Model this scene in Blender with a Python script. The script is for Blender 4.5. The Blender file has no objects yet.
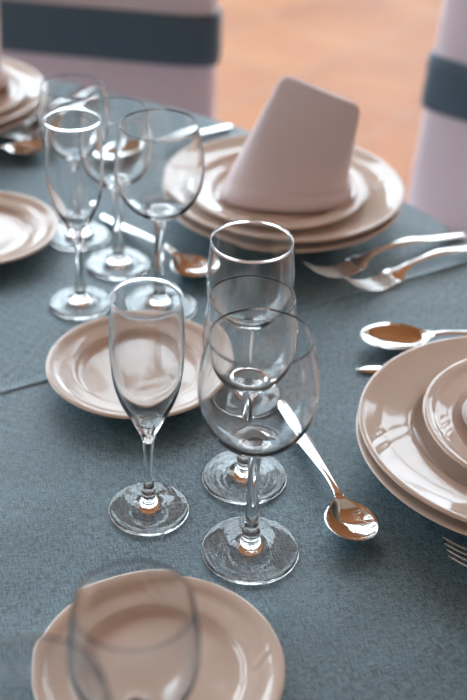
import bpy, bmesh, math, random
from mathutils import Vector, Matrix
random.seed(7)
PI = math.pi
TZ = 0.75                                   # height of the laid table above the floor
SC = bpy.context.scene
COL = SC.collection

# ---------------------------------------------------------------- helpers
def link(o, parent=None):
    COL.objects.link(o)
    if parent is not None:
        o.parent = parent
    return o

def mesh_obj(name, verts, faces, mat, parent=None, loc=None, smooth=True):
    me = bpy.data.meshes.new(name)
    me.from_pydata([tuple(v) for v in verts], [], faces)
    me.materials.append(mat)
    me.polygons.foreach_set('use_smooth', [smooth] * len(me.polygons))
    me.update()
    o = bpy.data.objects.new(name, me)
    if loc is not None:
        o.location = loc
    return link(o, parent)

def thing(name, loc, rz=0.0):
    o = bpy.data.objects.new(name, None)
    o.empty_display_size = 0.02
    o.location = loc
    o.rotation_euler = (0, 0, rz)
    return link(o)

def tag(o, label, cat, group=None):
    o['label'] = label
    o['category'] = cat
    if group:
        o['group'] = group
    return o

def structure(o):
    o['kind'] = 'structure'
    return o

def copy_tree(root, loc, rz):
    r = root.copy()
    COL.objects.link(r)
    r.location = loc
    r.rotation_euler = (0, 0, rz)
    for ch in list(root.children):
        c = ch.copy()
        COL.objects.link(c)
        c.parent = r
        for g in list(ch.children):
            d = g.copy()
            COL.objects.link(d)
            d.parent = c
    return r

def spline(pts, n):
    """centripetal Catmull-Rom through 2-D points"""
    P = [Vector(p) for p in pts]
    P = [P[0] * 2 - P[1]] + P + [P[-1] * 2 - P[-2]]
    out = []
    for i in range(1, len(P) - 2):
        p0, p1, p2, p3 = P[i - 1], P[i], P[i + 1], P[i + 2]
        d = lambda a, b: max((a - b).length, 1e-7) ** 0.5
        t0 = 0.0; t1 = t0 + d(p0, p1); t2 = t1 + d(p1, p2); t3 = t2 + d(p2, p3)
        for k in range(n):
            t = t1 + (t2 - t1) * k / n
            a1 = p0 * ((t1 - t) / (t1 - t0)) + p1 * ((t - t0) / (t1 - t0))
            a2 = p1 * ((t2 - t) / (t2 - t1)) + p2 * ((t - t1) / (t2 - t1))
            a3 = p2 * ((t3 - t) / (t3 - t2)) + p3 * ((t - t2) / (t3 - t2))
            b1 = a1 * ((t2 - t) / (t2 - t0)) + a2 * ((t - t0) / (t2 - t0))
            b2 = a2 * ((t3 - t) / (t3 - t1)) + a3 * ((t - t1) / (t3 - t1))
            out.append(b1 * ((t2 - t) / (t2 - t1)) + b2 * ((t - t1) / (t2 - t1)))
    out.append(P[-2])
    return [(max(0.0, p.x), p.y) for p in out]

def interp(x, tab):
    """smooth interpolation of a table of (x, value)"""
    if x <= tab[0][0]: return tab[0][1]
    if x >= tab[-1][0]: return tab[-1][1]
    n = len(tab)
    for i in range(n - 1):
        if tab[i][0] <= x <= tab[i + 1][0]:
            break
    def slope(k):
        if k == 0: return (tab[1][1] - tab[0][1]) / (tab[1][0] - tab[0][0])
        if k == n - 1: return (tab[-1][1] - tab[-2][1]) / (tab[-1][0] - tab[-2][0])
        a = (tab[k][1] - tab[k - 1][1]) / (tab[k][0] - tab[k - 1][0])
        b = (tab[k + 1][1] - tab[k][1]) / (tab[k + 1][0] - tab[k][0])
        return 0.0 if a * b <= 0 else 2 * a * b / (a + b)
    h = tab[i + 1][0] - tab[i][0]
    t = (x - tab[i][0]) / h
    m0, m1 = slope(i) * h, slope(i + 1) * h
    return ((2 * t**3 - 3 * t**2 + 1) * tab[i][1] + (t**3 - 2 * t**2 + t) * m0
            + (-2 * t**3 + 3 * t**2) * tab[i + 1][1] + (t**3 - t**2) * m1)

def lathe_mesh(name, prof, mat, seg=72, relief=None):
    """profile runs along the surface with the solid on its left: bottom, outside, top"""
    verts, rows, faces = [], [], []
    for r, z in prof:
        if r < 1e-6:
            rows.append([len(verts)] * seg)
            verts.append((0, 0, z))
        else:
            rows.append(list(range(len(verts), len(verts) + seg)))
            verts += [(r * math.cos(2 * PI * j / seg), r * math.sin(2 * PI * j / seg), z + (relief(r, 2 * PI * j / seg) if relief else 0.0)) for j in range(seg)]
    for i in range(len(rows) - 1):
        a, b = rows[i], rows[i + 1]
        for j in range(seg):
            k = (j + 1) % seg
            q = [a[j], a[k], b[k], b[j]]
            q = [v for n_, v in enumerate(q) if v not in q[:n_]]
            if len(q) > 2:
                faces.append(q)
    me = bpy.data.meshes.new(name)
    me.from_pydata(verts, [], faces)
    me.materials.append(mat)
    me.polygons.foreach_set('use_smooth', [True] * len(me.polygons))
    me.update()
    return me

def box_geo(x0, x1, y0, y1, z0, z1):
    v = [(x0, y0, z0), (x1, y0, z0), (x1, y1, z0), (x0, y1, z0), (x0, y0, z1), (x1, y0, z1), (x1, y1, z1), (x0, y1, z1)]
    f = [(0, 3, 2, 1), (4, 5, 6, 7), (0, 1, 5, 4), (1, 2, 6, 5), (2, 3, 7, 6), (3, 0, 4, 7)]
    return v, f

def boxes_obj(name, boxes, mat, parent=None, loc=None):
    V, F = [], []
    for b in boxes:
        v, f = box_geo(*b)
        n = len(V)
        V += v
        F += [tuple(i + n for i in q) for q in f]
    return mesh_obj(name, V, F, mat, parent, loc, smooth=False)

# ---------------------------------------------------------------- materials
def new_mat(name):
    m = bpy.data.materials.new(name)
    m.use_nodes = True
    nt = m.node_tree
    return m, nt, nt.nodes['Principled BSDF']

def N(nt, typ, **kw):
    n = nt.nodes.new(typ)
    for k, v in kw.items():
        if k in n.inputs.keys() if hasattr(n.inputs, 'keys') else False:
            n.inputs[k].default_value = v
        else:
            setattr(n, k, v)
    return n

def plain(name, col, rough=0.6, metal=0.0, noise=0.0, scale=20.0):
    m, nt, b = new_mat(name)
    b.inputs['Base Color'].default_value = (*col, 1)
    b.inputs['Roughness'].default_value = rough
    b.inputs['Metallic'].default_value = metal
    if noise:
        tc = N(nt, 'ShaderNodeTexCoord')
        nz = N(nt, 'ShaderNodeTexNoise', Scale=scale, Detail=4.0)
        nt.links.new(tc.outputs['Object'], nz.inputs['Vector'])
        rp = N(nt, 'ShaderNodeValToRGB')
        rp.color_ramp.elements[0].position = 0.3
        rp.color_ramp.elements[1].position = 0.7
        rp.color_ramp.elements[0].color = (*[c * (1 - noise) for c in col], 1)
        rp.color_ramp.elements[1].color = (*[min(1, c * (1 + noise)) for c in col], 1)
        nt.links.new(nz.outputs['Fac'], rp.inputs['Fac'])
        nt.links.new(rp.outputs['Color'], b.inputs['Base Color'])
    return m

def glass_material():
    m, nt, b = new_mat('clear_glass')
    b.inputs['Base Color'].default_value = (0.985, 0.99, 0.99, 1)
    b.inputs['Roughness'].default_value = 0.0
    b.inputs['IOR'].default_value = 1.5
    b.inputs['Transmission Weight'].default_value = 1.0
    return m

def pane_material():
    m = bpy.data.materials.new('window_pane')
    m.use_nodes = True
    nt = m.node_tree
    nt.nodes.clear()
    out = N(nt, 'ShaderNodeOutputMaterial')
    mix = N(nt, 'ShaderNodeMixShader')
    fr = N(nt, 'ShaderNodeFresnel', IOR=1.25)
    tr = N(nt, 'ShaderNodeBsdfTransparent')
    gl = N(nt, 'ShaderNodeBsdfGlossy', Roughness=0.02)
    nt.links.new(fr.outputs[0], mix.inputs[0])
    nt.links.new(tr.outputs[0], mix.inputs[1])
    nt.links.new(gl.outputs[0], mix.inputs[2])
    nt.links.new(mix.outputs[0], out.inputs[0])
    return m

def porcelain_material(name, col):
    m, nt, b = new_mat(name)
    b.inputs['Base Color'].default_value = (*col, 1)
    b.inputs['Roughness'].default_value = 0.06
    b.inputs['IOR'].default_value = 1.52
    tc = N(nt, 'ShaderNodeTexCoord')
    nz = N(nt, 'ShaderNodeTexNoise', Scale=28.0, Detail=2.0)
    nt.links.new(tc.outputs['Object'], nz.inputs['Vector'])
    bp = N(nt, 'ShaderNodeBump', Strength=0.05, Distance=0.004)
    nt.links.new(nz.outputs['Fac'], bp.inputs['Height'])
    nt.links.new(bp.outputs['Normal'], b.inputs['Normal'])
    return m

FOLD_ANGLE = math.radians(30.2)
def linen_material():
    m, nt, b = new_mat('blue_grey_linen')
    L = nt.links.new
    b.inputs['Roughness'].default_value = 0.46
    b.inputs['Specular IOR Level'].default_value = 1.0
    tc = N(nt, 'ShaderNodeTexCoord')
    rot = N(nt, 'ShaderNodeMapping')
    rot.inputs['Rotation'].default_value = (0, 0, -FOLD_ANGLE)
    L(tc.outputs['Object'], rot.inputs['Vector'])
    weave = N(nt, 'ShaderNodeMapping')
    weave.inputs['Rotation'].default_value = (0, 0, -math.radians(18))
    L(tc.outputs['Object'], weave.inputs['Vector'])
    def threads(sx, sy):
        mp = N(nt, 'ShaderNodeMapping')
        mp.inputs['Scale'].default_value = (sx, sy, 40)
        L(weave.outputs['Vector'], mp.inputs['Vector'])
        nz = N(nt, 'ShaderNodeTexNoise', Scale=1.0, Detail=2.0, Roughness=0.6)
        L(mp.outputs['Vector'], nz.inputs['Vector'])
        return nz.outputs['Fac']
    a = threads(130, 1150)
    c = threads(1150, 130)
    mul = N(nt, 'ShaderNodeMath', operation='ADD')
    L(a, mul.inputs[0]); L(c, mul.inputs[1])
    half = N(nt, 'ShaderNodeMath', operation='MULTIPLY')
    half.inputs[1].default_value = 0.5
    L(mul.outputs[0], half.inputs[0])
    rp = N(nt, 'ShaderNodeValToRGB')
    e = rp.color_ramp.elements
    e[0].position = 0.43; e[0].color = (*LINEN_DARK, 1)
    e[1].position = 0.57; e[1].color = (*LINEN_LIGHT, 1)
    L(half.outputs[0], rp.inputs['Fac'])
    L(rp.outputs['Color'], b.inputs['Base Color'])
    # weave relief, soft undulation and the ironed fold line
    sep = N(nt, 'ShaderNodeSeparateXYZ')
    L(rot.outputs['Vector'], sep.inputs[0])
    b1 = N(nt, 'ShaderNodeBump', Strength=1.0, Distance=0.0009)
    L(half.outputs[0], b1.inputs['Height'])
    big = N(nt, 'ShaderNodeTexNoise', Scale=5.0, Detail=3.0)
    L(tc.outputs['Object'], big.inputs['Vector'])
    b2 = N(nt, 'ShaderNodeBump', Strength=0.5, Distance=0.02)
    L(big.outputs['Fac'], b2.inputs['Height'])
    ds = N(nt, 'ShaderNodeMath', operation='ADD'); ds.inputs[1].default_value = 0.0416
    L(sep.outputs[1], ds.inputs[0])
    sq = N(nt, 'ShaderNodeMath', operation='MULTIPLY'); L(ds.outputs[0], sq.inputs[0]); L(ds.outputs[0], sq.inputs[1])
    k = N(nt, 'ShaderNodeMath', operation='MULTIPLY'); k.inputs[1].default_value = -1.0 / (0.0035 ** 2); L(sq.outputs[0], k.inputs[0])
    ex = N(nt, 'ShaderNodeMath', operation='EXPONENT'); L(k.outputs[0], ex.inputs[0])
    b3 = N(nt, 'ShaderNodeBump', Strength=1.0, Distance=0.0022)
    L(ex.outputs[0], b3.inputs['Height'])
    L(b2.outputs['Normal'], b3.inputs['Normal'])
    L(b3.outputs['Normal'], b1.inputs['Normal'])
    L(b1.outputs['Normal'], b.inputs['Normal'])
    return m

def cloth_material(name, col, rough=0.85, bump=0.3):
    m, nt, b = new_mat(name)
    b.inputs['Base Color'].default_value = (*col, 1)
    b.inputs['Roughness'].default_value = rough
    b.inputs['Sheen Weight'].default_value = 0.2
    tc = N(nt, 'ShaderNodeTexCoord')
    nz = N(nt, 'ShaderNodeTexNoise', Scale=14.0, Detail=4.0)
    nt.links.new(tc.outputs['Object'], nz.inputs['Vector'])
    bp = N(nt, 'ShaderNodeBump', Strength=bump, Distance=0.015)
    nt.links.new(nz.outputs['Fac'], bp.inputs['Height'])
    nt.links.new(bp.outputs['Normal'], b.inputs['Normal'])
    return m

def floor_material():
    m, nt, b = new_mat('terracotta_tiles')
    L = nt.links.new
    tc = N(nt, 'ShaderNodeTexCoord')
    mp = N(nt, 'ShaderNodeMapping')
    mp.inputs['Rotation'].default_value = (0, 0, math.radians(38))
    L(tc.outputs['Object'], mp.inputs['Vector'])
    br = N(nt, 'ShaderNodeTexBrick', offset=0.0)
    br.inputs['Color1'].default_value = (0.68, 0.28, 0.10, 1)
    br.inputs['Color2'].default_value = (0.56, 0.20, 0.06, 1)
    br.inputs['Mortar'].default_value = (0.5, 0.26, 0.15, 1)
    br.inputs['Scale'].default_value = 1.0
    br.inputs['Mortar Size'].default_value = 0.006
    br.inputs['Brick Width'].default_value = 0.4
    br.inputs['Row Height'].default_value = 0.4
    L(mp.outputs['Vector'], br.inputs['Vector'])
    nz = N(nt, 'ShaderNodeTexNoise', Scale=3.0, Detail=5.0)
    L(tc.outputs['Object'], nz.inputs['Vector'])
    mx = N(nt, 'ShaderNodeMixRGB', blend_type='OVERLAY')
    mx.inputs[0].default_value = 0.45
    L(br.outputs['Color'], mx.inputs[1])
    L(nz.outputs['Fac'], mx.inputs[2])
    L(mx.outputs[0], b.inputs['Base Color'])
    b.inputs['Roughness'].default_value = 0.6
    return m

def ceiling_material():
    m, nt, b = new_mat('varnished_wood_boards')
    L = nt.links.new
    tc = N(nt, 'ShaderNodeTexCoord')
    mp = N(nt, 'ShaderNodeMapping')
    mp.inputs['Scale'].default_value = (6, 0.5, 1)
    L(tc.outputs['Object'], mp.inputs['Vector'])
    nz = N(nt, 'ShaderNodeTexNoise', Scale=1.5, Detail=5.0)
    L(mp.outputs['Vector'], nz.inputs['Vector'])
    rp = N(nt, 'ShaderNodeValToRGB')
    rp.color_ramp.elements[0].color = (0.36, 0.155, 0.055, 1)
    rp.color_ramp.elements[1].color = (0.56, 0.28, 0.12, 1)
    L(nz.outputs['Fac'], rp.inputs['Fac'])
    L(rp.outputs['Color'], b.inputs['Base Color'])
    b.inputs['Roughness'].default_value = 0.45
    return m

LINEN_DARK = (0.016, 0.052, 0.076)
LINEN_LIGHT = (0.125, 0.248, 0.310)
M_GLASS = glass_material()
M_PANE = pane_material()
M_PLATE = porcelain_material('blush_porcelain', (0.72, 0.59, 0.505))
M_LINEN = linen_material()
M_NAPKIN = cloth_material('napkin_cotton', (0.82, 0.71, 0.73), bump=0.15)
M_COVER = cloth_material('chair_cover_fabric', (0.79, 0.68, 0.73), bump=0.3)
M_SASH = cloth_material('slate_blue_satin', (0.06, 0.11, 0.15), rough=0.6, bump=0.3)
M_STEEL = plain('polished_steel', (0.82, 0.81, 0.79), 0.07, 1.0)
M_FLOOR = floor_material()
M_CEIL = ceiling_material()
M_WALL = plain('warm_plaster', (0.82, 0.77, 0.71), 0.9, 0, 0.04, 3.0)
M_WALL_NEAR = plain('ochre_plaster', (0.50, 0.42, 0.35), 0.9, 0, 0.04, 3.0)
M_FRAME = plain('white_window_paint', (0.8, 0.8, 0.78), 0.4, 0, 0.02)
M_GROUND = plain('pale_paving', (0.45, 0.44, 0.42), 0.9, 0, 0.15, 2.0)

# ---------------------------------------------------------------- the room
X0, X1, Y0, Y1, ZC = -4.6, 4.6, -3.2, 5.6, 5.2
structure(boxes_obj('floor', [(X0 - .2, X1 + .2, Y0 - .2, Y1 + .2, -0.1, 0.0)], M_FLOOR))
structure(boxes_obj('ceiling', [(X0 - .2, X1 + .2, Y0 - .2, Y1 + .2, ZC, ZC + 0.1)], M_CEIL))
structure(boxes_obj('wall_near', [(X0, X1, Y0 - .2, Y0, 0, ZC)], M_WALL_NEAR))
WZ0, WZ1 = 0.35, 4.5
FAR_WINDOWS = [(-4.4, -2.3), (-2.1, 0.0), (0.2, 2.3), (2.5, 4.4)]
LEFT_WINDOWS = [(1.5, 3.3), (3.6, 5.4)]
RIGHT_WINDOWS = []
def wall_with_holes(name, horizontal, a0, a1, holes, c0, c1):
    B = []
    def add(p0, p1, z0, z1):
        B.append((p0, p1, c0, c1, z0, z1) if horizontal else (c0, c1, p0, p1, z0, z1))
    cur = a0
    for h0, h1 in holes:
        add(cur, h0, 0, ZC)
        add(h0, h1, 0, WZ0)
        add(h0, h1, WZ1, ZC)
        cur = h1
    add(cur, a1, 0, ZC)
    structure(boxes_obj(name, B, M_WALL))
wall_with_holes('wall_far', True, X0 - .2, X1 + .2, FAR_WINDOWS, Y1, Y1 + .2)
wall_with_holes('wall_left', False, Y0 - .2, Y1, LEFT_WINDOWS, X0 - .2, X0)
wall_with_holes('wall_right', False, Y0 - .2, Y1, RIGHT_WINDOWS, X1, X1 + .2)
wi = 0
def window(horizontal, p0, p1, c, inward=1):
    """a tall window: frame, glazing bars and panes standing in the wall"""
    global wi
    wi += 1
    w = p1 - p0
    FB = []
    t = 0.06
    def add(L_, a0, a1, z0, z1, d0=-0.035, d1=0.035):
        L_.append((a0, a1, c + d0, c + d1, z0, z1) if horizontal else (c + d0, c + d1, a0, a1, z0, z1))
    add(FB, p0, p0 + t, WZ0, WZ1); add(FB, p1 - t, p1, WZ0, WZ1)
    add(FB, p0 + t, p1 - t, WZ0, WZ0 + t); add(FB, p0 + t, p1 - t, WZ1 - t, WZ1)
    add(FB, p0 + w / 2 - .03, p0 + w / 2 + .03, WZ0 + t, WZ1 - t)
    for k in (1, 2, 3):
        z = WZ0 + (WZ1 - WZ0) * k / 4
        add(FB, p0 + t, p0 + w / 2 - .03, z - .02, z + .02)
        add(FB, p0 + w / 2 + .03, p1 - t, z - .02, z + .02)
    fr = structure(boxes_obj('window_%d' % wi, FB, M_FRAME))
    G = []
    add(G, p0 + t, p1 - t, WZ0 + t, WZ1 - t, -0.003, 0.003)
    boxes_obj('window_pane', G, M_PANE, fr)
    # daylight portal filling the opening
    ld = bpy.data.lights.new('window_daylight', 'AREA')
    ld.shape = 'RECTANGLE'
    ld.size = w
    ld.size_y = WZ1 - WZ0
    ld.cycles.is_portal = True
    lo = bpy.data.objects.new('window_daylight', ld)
    mid = (p0 + p1) / 2
    zc = (WZ0 + WZ1) / 2
    if horizontal:
        lo.location = (mid, c - 0.08, zc); lo.rotation_euler = (-PI / 2, 0, 0)
    else:
        lo.location = (c + 0.08 * inward, mid, zc); lo.rotation_euler = (0, -PI / 2 * inward, 0)
        ld.size, ld.size_y = ld.size_y, ld.size
    link(lo)
for a, b_ in FAR_WINDOWS: window(True, a, b_, Y1 + 0.1)
for a, b_ in LEFT_WINDOWS: window(False, a, b_, X0 - 0.1)
for a, b_ in RIGHT_WINDOWS: window(False, a, b_, X1 + 0.1, -1)
structure(boxes_obj('ground_outside', [(-40, 40, Y1 + .25, 60, -0.4, -0.15), (-40, X0 - .25, -30, Y1 + .25, -0.4, -0.15), (X1 + .25, 40, -30, Y1 + .25, -0.4, -0.15)], M_GROUND))

world = bpy.data.worlds.new('daylight')
SC.world = world
world.use_nodes = True
wn = world.node_tree
bg = wn.nodes['Background']
bg.inputs['Color'].default_value = (0.74, 0.89, 1.0, 1)
bg.inputs['Strength'].default_value = 4.0

# ---------------------------------------------------------------- the tablecloth
TC = (-0.491, 0.681)
TR = 0.846
def build_tablecloth():
    seg = 288
    verts, rows = [], []
    ca, sa = math.cos(FOLD_ANGLE), math.sin(FOLD_ANGLE)
    rows.append([0] * seg)
    verts.append((0, 0, 0))
    radii = [TR * (k / 60.0) for k in range(1, 60)]
    for r in radii:
        rows.append(list(range(len(verts), len(verts) + seg)))
        for j in range(seg):
            a = 2 * PI * j / seg
            verts.append((r * math.cos(a), r * math.sin(a), 0.0))
    for k in range(0, 7):                       # rounded edge
        t = k / 6 * PI / 2
        r0 = TR - 0.010 + 0.010 * math.sin(t)
        z = -0.010 + 0.010 * math.cos(t)
        rows.append(list(range(len(verts), len(verts) + seg)))
        for j in range(seg):
            a = 2 * PI * j / seg
            verts.append((r0 * math.cos(a), r0 * math.sin(a), z))
    for k in range(1, 25):                      # hanging skirt with soft folds
        u = k / 24
        z = -0.010 - u * (TZ - 0.016)
        rows.append(list(range(len(verts), len(verts) + seg)))
        for j in range(seg):
            a = 2 * PI * j / seg
            wv = 0.5 + 0.5 * math.sin(22 * a + 1.3 * math.sin(3 * a))
            wv2 = 0.5 + 0.5 * math.sin(13 * a + 0.7)
            r = TR - min(1, u * 1.5) * (0.034 * wv + 0.014 * wv2)
            verts.append((r * math.cos(a), r * math.sin(a), z))
    faces = []
    for i in range(len(rows) - 1):
        A, B = rows[i], rows[i + 1]
        for j in range(seg):
            k = (j + 1) % seg
            q = [A[j], B[j], B[k], A[k]]
            q = [v for n_, v in enumerate(q) if v not in q[:n_]]
            faces.append(q)
    o = mesh_obj('tablecloth', verts, faces, M_LINEN, None, (TC[0], TC[1], TZ))
    return o
tag(build_tablecloth(), 'blue-grey linen tablecloth spread over the round table', 'tablecloth')
# ---------------------------------------------------------------- plates
def plate_profile(R, foot, floor_r, floor_z, brim_r, brim_z, rim_z, t):
    p = [(0, floor_z - t), (foot - 0.004, floor_z - t), (foot - 0.002, 0.0012), (foot - 0.0005, 0), (foot + 0.002, 0),
         (foot + 0.0035, 0.0012), (foot + 0.006, floor_z - t + 0.0005), ((foot + brim_r) / 2 + 0.006, (floor_z + brim_z) / 2 - t),
         (brim_r + 0.003, brim_z - t), (R - 0.012, rim_z - t - 0.0015), (R - 0.002, rim_z - t * 0.8), (R, rim_z - t * 0.4),
         (R - 0.0008, rim_z - 0.0003), (R - 0.003, rim_z), (R - 0.007, rim_z - 0.0009), ((R + brim_r) / 2, (rim_z + brim_z) / 2 - 0.0008), (brim_r + 0.003, brim_z),
         (brim_r - 0.003, brim_z - 0.0015), ((brim_r + floor_r) / 2, (brim_z + floor_z) / 2 - 0.001), (floor_r + 0.001, floor_z + 0.0006), (floor_r - 0.006, floor_z), (floor_r * 0.5, floor_z), (0, floor_z)]
    return spline(p, 4)
def fans(brim_r, R):
    """four shallow fans of moulded ribs sweeping across the brim"""
    def f(r, a):
        t = (r - brim_r) / (R - 0.004 - brim_r)
        if t <= 0 or t >= 1:
            return 0.0
        d = (math.degrees(a) - 10 - 14 * (t - 0.5) + 45) % 90 - 45
        if abs(d) > 13:
            return 0.0
        return 0.00026 * math.sin(PI * t) ** 0.7 * math.cos(PI * d / 26) ** 2 * math.cos(2 * PI * d / 8.0)
    return f
ME_DINNER = lathe_mesh('dinner_plate', plate_profile(0.1265, 0.062, 0.073, 0.0105, 0.087, 0.0205, 0.0265, 0.0042), M_PLATE, 320, fans(0.088, 0.1265))
ME_DESSERT = lathe_mesh('dessert_plate', plate_profile(0.092, 0.045, 0.061, 0.0075, 0.071, 0.0155, 0.0205, 0.0036), M_PLATE, 280, fans(0.071, 0.092))
ME_SIDE = lathe_mesh('side_plate', plate_profile(0.0785, 0.040, 0.048, 0.0070, 0.057, 0.0140, 0.0180, 0.0036), M_PLATE, 280, fans(0.057, 0.0785))
def plate(name, me, x, y, z, label, group, rz=0):
    o = bpy.data.objects.new(name, me)
    o.location = (x, y, TZ + z)
    o.rotation_euler = (0, 0, rz)
    link(o)
    return tag(o, label, 'plate', group)
E_ = 0.0001
for who, (bx, by), (sx, sy) in (
        ('right', (0.2240, 0.7378), (0.2405, 0.7420)),
        ('rear', (0.0455, 1.1430), (0.0389, 1.1260)),
        ('left', (-0.3651, 1.3600), (-0.3500, 1.3480))):
    lab = {'right': ('lowest large cream dinner plate of the glossy stack cut off at the right',
                     'upper large cream dinner plate of the glossy stack cut off at the right',
                     'smaller glossy plate topping the stack cut off at the right'),
           'rear': ('lowest large plate in the blurred stack under the tall standing napkin',
                    'upper large plate in the blurred stack under the tall standing napkin',
                    'smaller plate that the tall standing napkin sits on'),
           'left': ('lowest large plate of the blurred stack in the upper left corner',
                    'upper large plate of the blurred stack in the upper left corner',
                    'smaller plate on top of the blurred stack in the upper left corner')}[who]
    plate('dinner_plate', ME_DINNER, bx, by, E_, lab[0], 'stacked dinner plates')
    plate('dinner_plate', ME_DINNER, bx + 0.001, by + 0.0005, 0.0105 + 2 * E_, lab[1], 'stacked dinner plates')
    plate('dessert_plate', ME_DESSERT, sx, sy, 0.0210 + 3 * E_, lab[2], 'small plates on the stacks')
plate('side_plate', ME_SIDE, -0.0390, 0.5055, E_, 'empty blush side plate nearest the camera, behind the blurred glass', 'bread plates on the cloth')
plate('side_plate', ME_SIDE, -0.0795, 0.8325, E_, 'empty blush side plate directly behind the front champagne flute', 'bread plates on the cloth')
plate('side_plate', ME_SIDE, -0.2585, 1.0600, E_, 'empty blush side plate cut off by the left edge of the picture', 'bread plates on the cloth')

# ---------------------------------------------------------------- stemware
def stemware(H, foot_r, stem_r, z_foot, z_joint, bowl, wall=0.0008, thick=0.0014, base=0.0045):
    """bowl: (r, z) of the outer bowl from just above the joint to the rim"""
    foot = spline([(0, 0.0004), (foot_r * 0.5, 0.0004), (foot_r - 0.002, 0.0003), (foot_r - 0.0004, 0.0009), (foot_r, 0.0018), (foot_r - 0.0006, 0.0026),
                   (foot_r - 0.003, 0.0032), (foot_r * 0.62, 0.0040), (foot_r * 0.40, 0.0053), (stem_r * 1.9, 0.0085), (stem_r * 1.4, 0.0125), (stem_r * 1.25, z_foot)], 4)
    stem = spline([(stem_r * 1.25, z_foot), (stem_r * 1.38, z_foot + 0.002), (stem_r * 1.12, z_foot + 0.005), (stem_r, z_foot + 0.012), (stem_r * 0.92, (z_foot + z_joint) / 2), (stem_r * 0.98, z_joint - 0.009),
                   (stem_r * 1.15, z_joint)], 4)
    outer = spline([(stem_r * 1.15, z_joint)] + bowl, 6)
    # inner wall: offset along the outline's normal
    inner = []
    zb = bowl[0][1] + base
    zr = bowl[-1][1]
    for i in range(1, len(outer) - 1):
        (r0, z0), (r1, z1) = outer[i - 1], outer[i + 1]
        t = Vector((r1 - r0, z1 - z0)).normalized()
        w = wall + thick * max(0.0, 1 - (outer[i][1] - zb) / (0.6 * (zr - zb))) ** 2 - 0.00035 * min(1.0, max(0.0, ((outer[i][1] - zb) / (zr - zb) - 0.7) / 0.3))
        r, z = outer[i][0] - t.y * w, outer[i][1] + t.x * w
        if z > zb + 0.0008 and r > 0.0015:
            inner.append((r, z))
    rimr, rimz = outer[-1]
    wall -= 0.00035
    rim = [(rimr - wall * 0.5 + 0.00031 * math.cos(math.radians(q)), rimz + 0.0001 + 0.00031 * math.sin(math.radians(q))) for q in range(-40, 221, 26)]
    r_in = inner[0][0]
    bottom = [(r_in * f, zb + (inner[0][1] - zb) * f * f) for f in (0.8, 0.55, 0.3)] + [(0, zb)]
    bowl_p = outer + rim + inner[::-1] + bottom
    return (('foot', lathe_mesh('foot', foot, M_GLASS, 80)), ('stem', lathe_mesh('stem', stem, M_GLASS, 48)), ('bowl', lathe_mesh('bowl', bowl_p, M_GLASS, 96)))
GL = {
 'champagne_flute': stemware(0.186, 0.0298, 0.0038, 0.0165, 0.066,
    [(0.0066, 0.0740), (0.0095, 0.0805), (0.0130, 0.0885), (0.0190, 0.1015), (0.0236, 0.1186), (0.0254, 0.1418), (0.0250, 0.165), (0.0240, 0.186)], 0.0008, 0.0018, 0.009),
 'water_goblet': stemware(0.184, 0.0350, 0.0048, 0.0180, 0.0935,
    [(0.0095, 0.0968), (0.0182, 0.1008), (0.0272, 0.1080), (0.0338, 0.1178), (0.0380, 0.1300), (0.0394, 0.1430), (0.0384, 0.1590), (0.0352, 0.1740), (0.0332, 0.184)]),
 'red_wine_glass': stemware(0.163, 0.0328, 0.0045, 0.0170, 0.0830,
    [(0.0085, 0.0862), (0.0158, 0.0900), (0.0235, 0.0968), (0.0298, 0.1065), (0.0331, 0.1178), (0.0341, 0.1290), (0.0330, 0.1440), (0.0312, 0.1560), (0.0302, 0.163)]),
 'white_wine_glass': stemware(0.155, 0.0310, 0.0043, 0.0160, 0.0720,
    [(0.0088, 0.0752), (0.0172, 0.0797), (0.0256, 0.0877), (0.0312, 0.0988), (0.0340, 0.1125), (0.0343, 0.1220), (0.0335, 0.1370), (0.0318, 0.155)]),
}
CAT = {'champagne_flute': 'champagne flute', 'water_goblet': 'goblet', 'red_wine_glass': 'wine glass', 'white_wine_glass': 'wine glass'}
GRP = {'champagne_flute': 'champagne flutes', 'water_goblet': 'large water goblets', 'red_wine_glass': 'medium wine glasses', 'white_wine_glass': 'small wine glasses'}
def glass(kind, x, y, label, rz=0.0):
    t = thing(kind, (x, y, TZ), rz)
    for nm, me in GL[kind]:
        link(bpy.data.objects.new(nm, me), t)
    return tag(t, label, CAT[kind], GRP[kind])
glass('champagne_flute', -0.0582, 0.6667, 'slim champagne flute in sharp focus in front of the middle side plate')
glass('water_goblet', 0.0170, 0.6273, 'large round goblet in sharp focus, front of the row of three glasses')
glass('red_wine_glass', 0.0117, 0.7071, 'medium wine glass in the middle of the row of three, behind the sharp goblet')
glass('white_wine_glass', 0.0112, 0.8033, 'small wine glass at the back of the row of three, nearest the napkin plates')
glass('champagne_flute', -0.1440, 0.9483, 'blurred slim flute at the front left of the far cluster of glasses')
glass('water_goblet', -0.0700, 0.9464, 'large blurred goblet at the right of the far cluster, before the napkin plates')
glass('red_wine_glass', -0.1160, 1.0230, 'blurred wine glass in the far cluster between the flute and the goblet')
glass('red_wine_glass', -0.1620, 1.0760, 'blurred wine glass at the back of the far cluster, behind the slim flute')
glass('red_wine_glass', -0.0445, 0.4172, 'blurred glass nearest the camera standing in front of the nearest side plate')
glass('water_goblet', -0.0825, 0.3420, 'blurred glass in the bottom left corner, only its faint rim showing')

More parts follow.
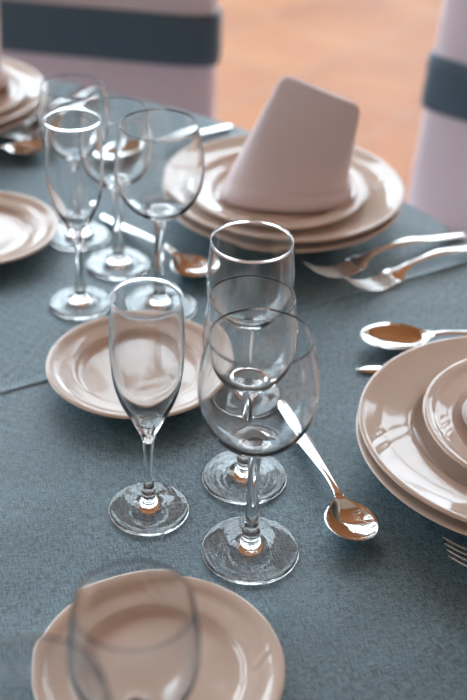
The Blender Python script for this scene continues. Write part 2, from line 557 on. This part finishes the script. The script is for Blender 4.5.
# ---------------------------------------------------------------- cutlery
def strip(name, xs, half_w, zc, crown, thick, nv=9):
    """a forged metal strip lofted along x: half width, centre height, crown (+) or hollow (-), thickness"""
    V, F = [], []
    n = len(xs)
    for top in (1, 0):
        for x in xs:
            w, z, c, t = half_w(x), zc(x), crown(x), thick(x)
            for k in range(nv):
                v = -1 + 2 * k / (nv - 1)
                edge = (1 - v * v)
                zz = z + c * edge
                if c >= 0:
                    zz = z + (c * edge if top else 0) + (t / 2 if top else -t / 2) * (0.35 + 0.65 * edge)
                else:
                    zz = z + c * edge + (0 if top else -t * (0.5 + 0.5 * edge))
                V.append((x, v * w, zz))
    off = n * nv
    for i in range(n - 1):
        for k in range(nv - 1):
            a, b, c, d = i * nv + k, (i + 1) * nv + k, (i + 1) * nv + k + 1, i * nv + k + 1
            F.append((a, b, c, d))
            F.append((off + a, off + d, off + c, off + b))
        a, b = i * nv, (i + 1) * nv
        F.append((a, off + a, off + b, b))
        a, b = i * nv + nv - 1, (i + 1) * nv + nv - 1
        F.append((a, b, off + b, off + a))
    for k in range(nv - 1):
        F.append((k, k + 1, off + k + 1, off + k))
        a = (n - 1) * nv + k
        F.append((a, off + a, off + a + 1, a + 1))
    me = bpy.data.meshes.new(name)
    me.from_pydata(V, [], F)
    me.materials.append(M_STEEL)
    me.polygons.foreach_set('use_smooth', [True] * len(me.polygons))
    me.update()
    return me

def lin(a, b, n):
    return [a + (b - a) * i / n for i in range(n + 1)]

def spoon_meshes(L, bw, blen, depth):
    nb = L - blen                       # where bowl meets neck
    hw_h = lambda x: interp(x, [(0, 0.0012), (0.0015, 0.0034), (0.004, 0.0048), (0.014, 0.0062), (nb * 0.35, 0.0066), (nb * 0.55, 0.0056), (nb * 0.78, 0.0036), (nb * 0.9, 0.0031), (nb, 0.0038)])
    z_h = lambda x: interp(x, [(0, 0.0020), (nb * 0.3, 0.0060), (nb * 0.7, 0.0118), (nb * 0.9, 0.0134), (nb, 0.0125)])
    th_h = lambda x: interp(x, [(0, 0.0014), (nb * 0.6, 0.0020), (nb, 0.0028)])
    cr_h = lambda x: interp(x, [(0, 0.0004), (nb * 0.7, 0.0012), (nb * 0.9, 0.0008), (nb, 0.0)])
    handle = strip('handle', lin(0, nb, 48), hw_h, z_h, cr_h, th_h)
    def hw_b(x):
        u = (x - nb) / blen
        prof = [(0, 0.0038 / bw), (0.06, 0.30), (0.16, 0.58), (0.30, 0.84), (0.45, 0.98), (0.56, 1.0), (0.70, 0.93), (0.83, 0.74), (0.92, 0.52), (0.97, 0.32), (1.0, 0.03)]
        return bw * interp(u, prof)
    z_b = lambda x: interp((x - nb) / blen, [(0, 0.0125), (0.15, 0.0108), (0.5, depth + 0.0012), (0.8, depth + 0.0012), (1, depth + 0.0022)])
    def cr_b(x):
        u = (x - nb) / blen
        return -depth * interp(u, [(0, 0.0), (0.07, 0.25), (0.17, 0.72), (0.28, 0.96), (0.37, 1.0), (0.55, 0.90), (0.75, 0.64), (0.9, 0.33), (1.0, 0.02)])
    xs = lin(nb, L - 0.004, 26) + [L - 0.003, L - 0.002, L - 0.0012, L - 0.0005, L]
    bowl = strip('bowl', xs, hw_b, z_b, cr_b, lambda x: interp((x - nb) / blen, [(0, 0.0028), (0.3, 0.0013), (1, 0.0011)]), nv=15)
    return (('handle', handle), ('bowl', bowl))

def fork_meshes(L):
    nb = L * 0.60
    hl = L * 0.72                       # head starts to split into tines
    hw_h = lambda x: interp(x, [(0, 0.0014), (0.002, 0.0048), (0.006, 0.0070), (0.016, 0.0082), (nb * 0.4, 0.0078), (nb * 0.65, 0.0056), (nb * 0.9, 0.0036), (nb, 0.0038)])
    zt = [(0, 0.0020), (nb * 0.3, 0.0070), (nb * 0.75, 0.0135), (nb, 0.0120), (L * 0.70, 0.0050), (L * 0.80, 0.0016), (L * 0.9, 0.0064), (L, 0.0180)]
    zf = lambda x: interp(x, zt)
    handle = strip('handle', lin(0, nb, 44), hw_h, zf, lambda x: interp(x, [(0, .0004), (nb * .7, .0012), (nb, .0004)]), lambda x: interp(x, [(0, .0014), (nb, .0028)]))
    hd = strip('head', lin(nb, hl, 20), lambda x: interp(x, [(nb, .0038), (nb + .012, .0068), (L * .695, .0118), (hl, .0122)]), zf, lambda x: 0.0003, lambda x: interp(x, [(nb, .0028), (hl, .0018)]))
    tines = []
    for k in range(4):
        yc = (-1.5 + k) * 0.00635
        me = strip('tine', lin(hl - 0.001, L, 22), lambda x: interp(x, [(hl - 0.001, .0026), (hl + .006, .0021), (L - .006, .0015), (L - .001, .0009), (L, .0003)]), zf, lambda x: 0.0002,
                   lambda x: interp(x, [(hl, .0018), (L, .0011)]), nv=5)
        for v in me.vertices:
            v.co.y += yc
        tines.append(('tine', me))
    return [('handle', handle), ('head', hd)] + tines

def knife_meshes(L):
    nb = L * 0.5
    handle = strip('handle', lin(0, nb, 30), lambda x: interp(x, [(0, .002), (.002, .0062), (.008, .0092), (.03, .0098), (nb * .7, .0075), (nb, .0062)]), lambda x: 0.0042,
                   lambda x: 0.0010, lambda x: interp(x, [(0, .004), (nb * .5, .0062), (nb, .0050)]))
    bl = strip('blade', lin(nb, L, 30), lambda x: interp(x, [(nb, .0062), (nb + .012, .0078), (L * .8, .0094), (L * .90, .0076), (L * .96, .0048), (L - .003, .0016), (L, .0003)]), lambda x: interp(x, [(nb, .0042), (nb + .02, .0022), (L, .0018)]),
               lambda x: 0.0002, lambda x: interp(x, [(nb, .0050), (nb + .02, .0020), (L, .0010)]))
    return (('handle', handle), ('blade', bl))

KIT = {'dessert_spoon': spoon_meshes(0.176, 0.0202, 0.048, 0.0100), 'soup_spoon': spoon_meshes(0.200, 0.0215, 0.066, 0.0100),
       'dinner_fork': fork_meshes(0.200), 'table_knife': knife_meshes(0.215)}
KCAT = {'dessert_spoon': 'spoon', 'soup_spoon': 'spoon', 'dinner_fork': 'fork', 'table_knife': 'knife'}
KGRP = {'dessert_spoon': 'dessert spoons', 'soup_spoon': 'soup spoons', 'dinner_fork': 'dinner forks', 'table_knife': 'table knives'}
LEN = {'dessert_spoon': 0.176, 'soup_spoon': 0.200, 'dinner_fork': 0.200, 'table_knife': 0.215}
def cutlery(kind, tip, ang, label, lift=0.0002, roll=0.0):
    """placed by its tip; ang (degrees) points from handle to tip"""
    a = math.radians(ang)
    L = LEN[kind]
    t = thing(kind, (tip[0] - L * math.cos(a), tip[1] - L * math.sin(a), TZ + lift), a)
    t.rotation_euler = (math.radians(roll), 0, a)
    for nm, me in KIT[kind]:
        link(bpy.data.objects.new(nm, me), t)
    return tag(t, label, KCAT[kind], KGRP[kind])
cutlery('dessert_spoon', (0.0965, 0.6290), -71.8, 'dessert spoon in sharp focus pointing toward the camera, right of the front goblet', 0.0006, -4)
cutlery('dessert_spoon', (-0.0280, 0.9907), -48.5, 'blurred dessert spoon lying behind the goblet of the far cluster')
cutlery('dessert_spoon', (-0.2235, 1.2717), 18.0, 'blurred dessert spoon tip beside the plate stack in the upper left')
cutlery('soup_spoon', (0.1125, 0.8940), 185.0, 'soup spoon with its bowl above the right-hand plate stack')
cutlery('soup_spoon', (-0.1580, 1.2270), 223.5, 'blurred spoon left of the napkin plates, its handle end at the table edge')
cutlery('table_knife', (0.1070, 0.8550), 185.0, 'knife almost hidden behind the right-hand plate stack, tip showing')
cutlery('dinner_fork', (0.0690, 1.0020), 213.0, 'blurred fork closer to the napkin plates, first of the two forks at right')
cutlery('dinner_fork', (0.1060, 0.9780), 216.0, 'blurred fork with bright tines, second of the two forks from the napkin plates')
cutlery('dinner_fork', (0.1535, 0.6195), 185.0, 'fork at the lower right edge of the picture, only its tines showing')
cutlery('dinner_fork', (-0.2740, 1.2790), 246.0, 'blurred fork in the upper left, closer to the corner plate stack')
cutlery('dinner_fork', (-0.2500, 1.2560), 248.0, 'blurred fork in the upper left, farther from the corner plate stack')

# ---------------------------------------------------------------- folded napkins
def napkin_mesh():
    V, F = [], []
    nu, nv = 36, 50
    def loop(Lc, Rc, depth_f, depth_b, skew=0.0):
        """closed lens-shaped loop between two corners: front bulges toward -y"""
        P = []
        for k in range(nu):
            a = 2 * PI * k / nu
            u = 0.5 - 0.5 * math.cos(a)
            s = math.sin(a)
            base = Lc.lerp(Rc, u)
            d = (-depth_f if s > 0 else depth_b) * abs(s) ** 0.65
            P.append(base + Vector((0, d, 0)))
        return P
    def add_loops(loops, cap_top, cap_bottom):
        n0 = len(V)
        for P in loops:
            V.extend(P)
        m = len(loops)
        for i in range(m - 1):
            for k in range(nu):
                k2 = (k + 1) % nu
                F.append((n0 + i * nu + k, n0 + i * nu + k2, n0 + (i + 1) * nu + k2, n0 + (i + 1) * nu + k))
        if cap_top:
            F.append(tuple(n0 + (m - 1) * nu + k for k in range(nu)))
        if cap_bottom:
            F.append(tuple(n0 + k for k in reversed(range(nu))))
    BL, BR = Vector((-0.060, 0.002, 0.004)), Vector((0.069, 0.000, 0.004))
    TL, TR_ = Vector((-0.001, 0.026, 0.125)), Vector((0.077, -0.004, 0.106))
    loops = []
    for i in range(nv + 1):
        v = i / nv
        fdep = 0.033 * (1 - v) ** 1.5 + 0.004
        bdep = 0.024 * (1 - v) ** 1.2 + 0.003
        q = max(0.0, (v - 0.92) / 0.08)
        inset = 0.09 * (1 - math.sqrt(max(0.0, 1 - q * q)))
        a_, b_ = BL.lerp(TL, v), BR.lerp(TR_, v)
        loops.append(loop(a_.lerp(b_, inset), b_.lerp(a_, inset), fdep, bdep))
    add_loops(loops, True, True)
    # turned-up cuff around the foot of the fold
    cl, cr = Vector((-0.059, 0.002, 0)), Vector((0.072, 0.002, 0))
    cuff = []
    for z, g in ((0.0015, 0.95), (0.0005, 0.99), (0.004, 1.02), (0.010, 1.02), (0.016, 0.99), (0.0195, 0.96), (0.0205, 0.925), (0.018, 0.90), (0.010, 0.88)):
        mid = (cl + cr) / 2
        a, b = mid + (cl - mid) * g, mid + (cr - mid) * g
        up = Vector((0, 0, z))
        shift = Vector((0.006 * z / 0.02, 0, 0.0))
        cuff.append(loop(a + up + shift, b + up + shift, 0.036 * g, 0.030 * g))
    add_loops(cuff, False, True)
    me = bpy.data.meshes.new('napkin')
    me.from_pydata([tuple(p) for p in V], [], F)
    me.materials.append(M_NAPKIN)
    bm = bmesh.new()
    bm.from_mesh(me)
    bmesh.ops.recalc_face_normals(bm, faces=bm.faces)
    bm.to_mesh(me)
    bm.free()
    me.polygons.foreach_set('use_smooth', [len(p.vertices) < 5 for p in me.polygons])
    me.update()
    return me
ME_NAP = napkin_mesh()
def napkin(x, y, rz, label):
    o = bpy.data.objects.new('napkin', ME_NAP)
    o.location = (x, y, TZ + 0.0305)
    o.rotation_euler = (0, 0, rz)
    link(o)
    return tag(o, label, 'napkin', 'folded napkins on the plates')
napkin(0.0400, 1.1200, 0.0, 'pale pink napkin folded upright on the plates at the rear of the table')
napkin(0.2400, 0.7480, math.radians(-5), 'pink napkin on the right-hand plate stack, just its tip in view')
napkin(-0.3560, 1.3600, math.radians(36), 'pale napkin on the upper left plate stack, cut off by the picture edge')

# ---------------------------------------------------------------- covered chairs
def rounded_slab(wb, wt, z0, z1, d0, d1, lean, bulge, nz=26, flare=0.0):
    """soft upright slab, its front toward -y; rounded top corners"""
    V, F = [], []
    nu = 40
    for i in range(nz + 1):
        v = i / nz
        z = z0 + (z1 - z0) * v
        hw = (wb + (wt - wb) * v) / 2
        top = max(0.0, (z - (z1 - 0.06)) / 0.06)
        hw_ = hw - 0.06 * (1 - math.sqrt(max(0.0, 1 - top * top))) if top > 0 else hw
        th = (d0 + (d1 - d0) * v) / 2
        if top > 0.5:
            th *= math.sqrt(max(0.02, 1 - ((top - 0.5) / 0.5) ** 2 * 0.98))
        cy = lean * v
        for k in range(nu):
            a = 2 * PI * k / nu
            c, s = math.cos(a), math.sin(a)
            x = hw_ * math.copysign(abs(c) ** 0.35, c)
            y = th * math.copysign(abs(s) ** 0.5, s)
            V.append((x, cy + y, z))
    for i in range(nz):
        for k in range(nu):
            k2 = (k + 1) % nu
            F.append((i * nu + k, i * nu + k2, (i + 1) * nu + k2, (i + 1) * nu + k))
    F.append(tuple(range(nz * nu, nz * nu + nu)))
    F.append(tuple(reversed(range(nu))))
    return V, F
def chair_at(x, y, rz, label):
    """rz turns a chair whose front faces -y"""
    t = thing('chair', (x, y, 0), rz)
    V, F = rounded_slab(0.440, 0.420, 0.40, 0.97, 0.075, 0.055, 0.05, 0)
    mesh_obj('back_cover', V, F, M_COVER, t)
    # seat cover with a skirt hanging to the floor
    V, F = [], []
    nu = 96
    rows = []
    def ring(hx, y0, y1, z, wave):
        rows.append(len(V))
        cy, hy = (y0 + y1) / 2, (y1 - y0) / 2
        for k in range(nu):
            a = 2 * PI * k / nu
            c, s = math.cos(a), math.sin(a)
            g = 1 - wave * (0.5 + 0.5 * math.sin(14 * a))
            V.append((hx * g * math.copysign(abs(c) ** 0.3, c), cy + hy * g * math.copysign(abs(s) ** 0.3, s), z))
    for hx, z, w in ((0.236, 0.004, 0.05), (0.234, 0.15, 0.035), (0.231, 0.30, 0.015), (0.229, 0.43, 0.0), (0.226, 0.452, 0), (0.214, 0.466, 0), (0.16, 0.472, 0), (0.05, 0.473, 0)):
        e = hx - 0.229
        ring(hx, -0.345 - e, 0.03 + e, z, w)
    for i in range(len(rows) - 1):
        for k in range(nu):
            k2 = (k + 1) % nu
            F.append((rows[i] + k, rows[i] + k2, rows[i + 1] + k2, rows[i + 1] + k))
    F.append(tuple(rows[-1] + k for k in range(nu)))
    mesh_obj('seat_cover', V, F, M_COVER, t)
    # sash: a band hugging the back
    V, F = [], []
    nu = 64
    secs = ((0.641, 0.000), (0.642, 0.006), (0.660, 0.0075), (0.688, 0.0065), (0.705, 0.0078), (0.721, 0.006), (0.722, 0.000))
    for z, g in secs:
        v = (z - 0.40) / 0.57
        hw = (0.440 + (0.420 - 0.440) * v) / 2 + g
        th = (0.075 - 0.020 * v) / 2 + g
        for k in range(nu):
            a = 2 * PI * k / nu
            c, s = math.cos(a), math.sin(a)
            V.append((hw * math.copysign(abs(c) ** 0.35, c), 0.05 * v + th * math.copysign(abs(s) ** 0.5, s), z))
    for i in range(len(secs) - 1):
        for k in range(nu):
            k2 = (k + 1) % nu
            F.append((i * nu + k, i * nu + k2, (i + 1) * nu + k2, (i + 1) * nu + k))
    mesh_obj('sash', V, F, M_SASH, t)
    return tag(t, label, 'chair', 'chairs in pale covers around the table')
chair_at(-0.262, 1.880, math.radians(-8.5), 'pale covered chair with a slate sash behind the far cluster of glasses')
chair_at(0.455, 1.602, math.radians(-32), 'pale covered chair with a slate sash in the upper right corner')

# ---------------------------------------------------------------- camera
H_CAM, PITCH, ROLL, FPX = 0.60, math.radians(34.25), math.radians(2.1), 1200.0
cam = bpy.data.cameras.new('camera')
cam.sensor_fit = 'VERTICAL'
cam.sensor_height = 36.0
cam.sensor_width = 24.0
cam.lens = FPX / 700.0 * 36.0
cam.clip_start = 0.02
cam.dof.use_dof = True
cam.dof.focus_distance = 0.87
cam.dof.aperture_fstop = cam.lens / 13.5
co = bpy.data.objects.new('camera', cam)
R0 = Vector((1, 0, 0)); Fw = Vector((0, math.cos(PITCH), -math.sin(PITCH))); U0 = R0.cross(Fw)
Rt = R0 * math.cos(ROLL) + U0 * math.sin(ROLL)
Up = U0 * math.cos(ROLL) - R0 * math.sin(ROLL)
co.matrix_world = Matrix(((Rt.x, Up.x, -Fw.x, 0), (Rt.y, Up.y, -Fw.y, 0), (Rt.z, Up.z, -Fw.z, TZ + H_CAM), (0, 0, 0, 1)))
link(co)
SC.camera = co

# ---------------------------------------------------------------- render look
SC.view_settings.view_transform = 'Standard'
SC.view_settings.look = 'None'
SC.view_settings.gamma = 1.0
SC.view_settings.exposure = 0.9
SC.cycles.max_bounces = 64
SC.cycles.transmission_bounces = 64
SC.cycles.glossy_bounces = 8
SC.cycles.diffuse_bounces = 5
SC.cycles.transparent_max_bounces = 12
SC.cycles.caustics_refractive = True
SC.cycles.caustics_reflective = True
SC.cycles.blur_glossy = 0.3
SC.cycles.sample_clamp_indirect = 0.0
SC.cycles.use_denoising = True
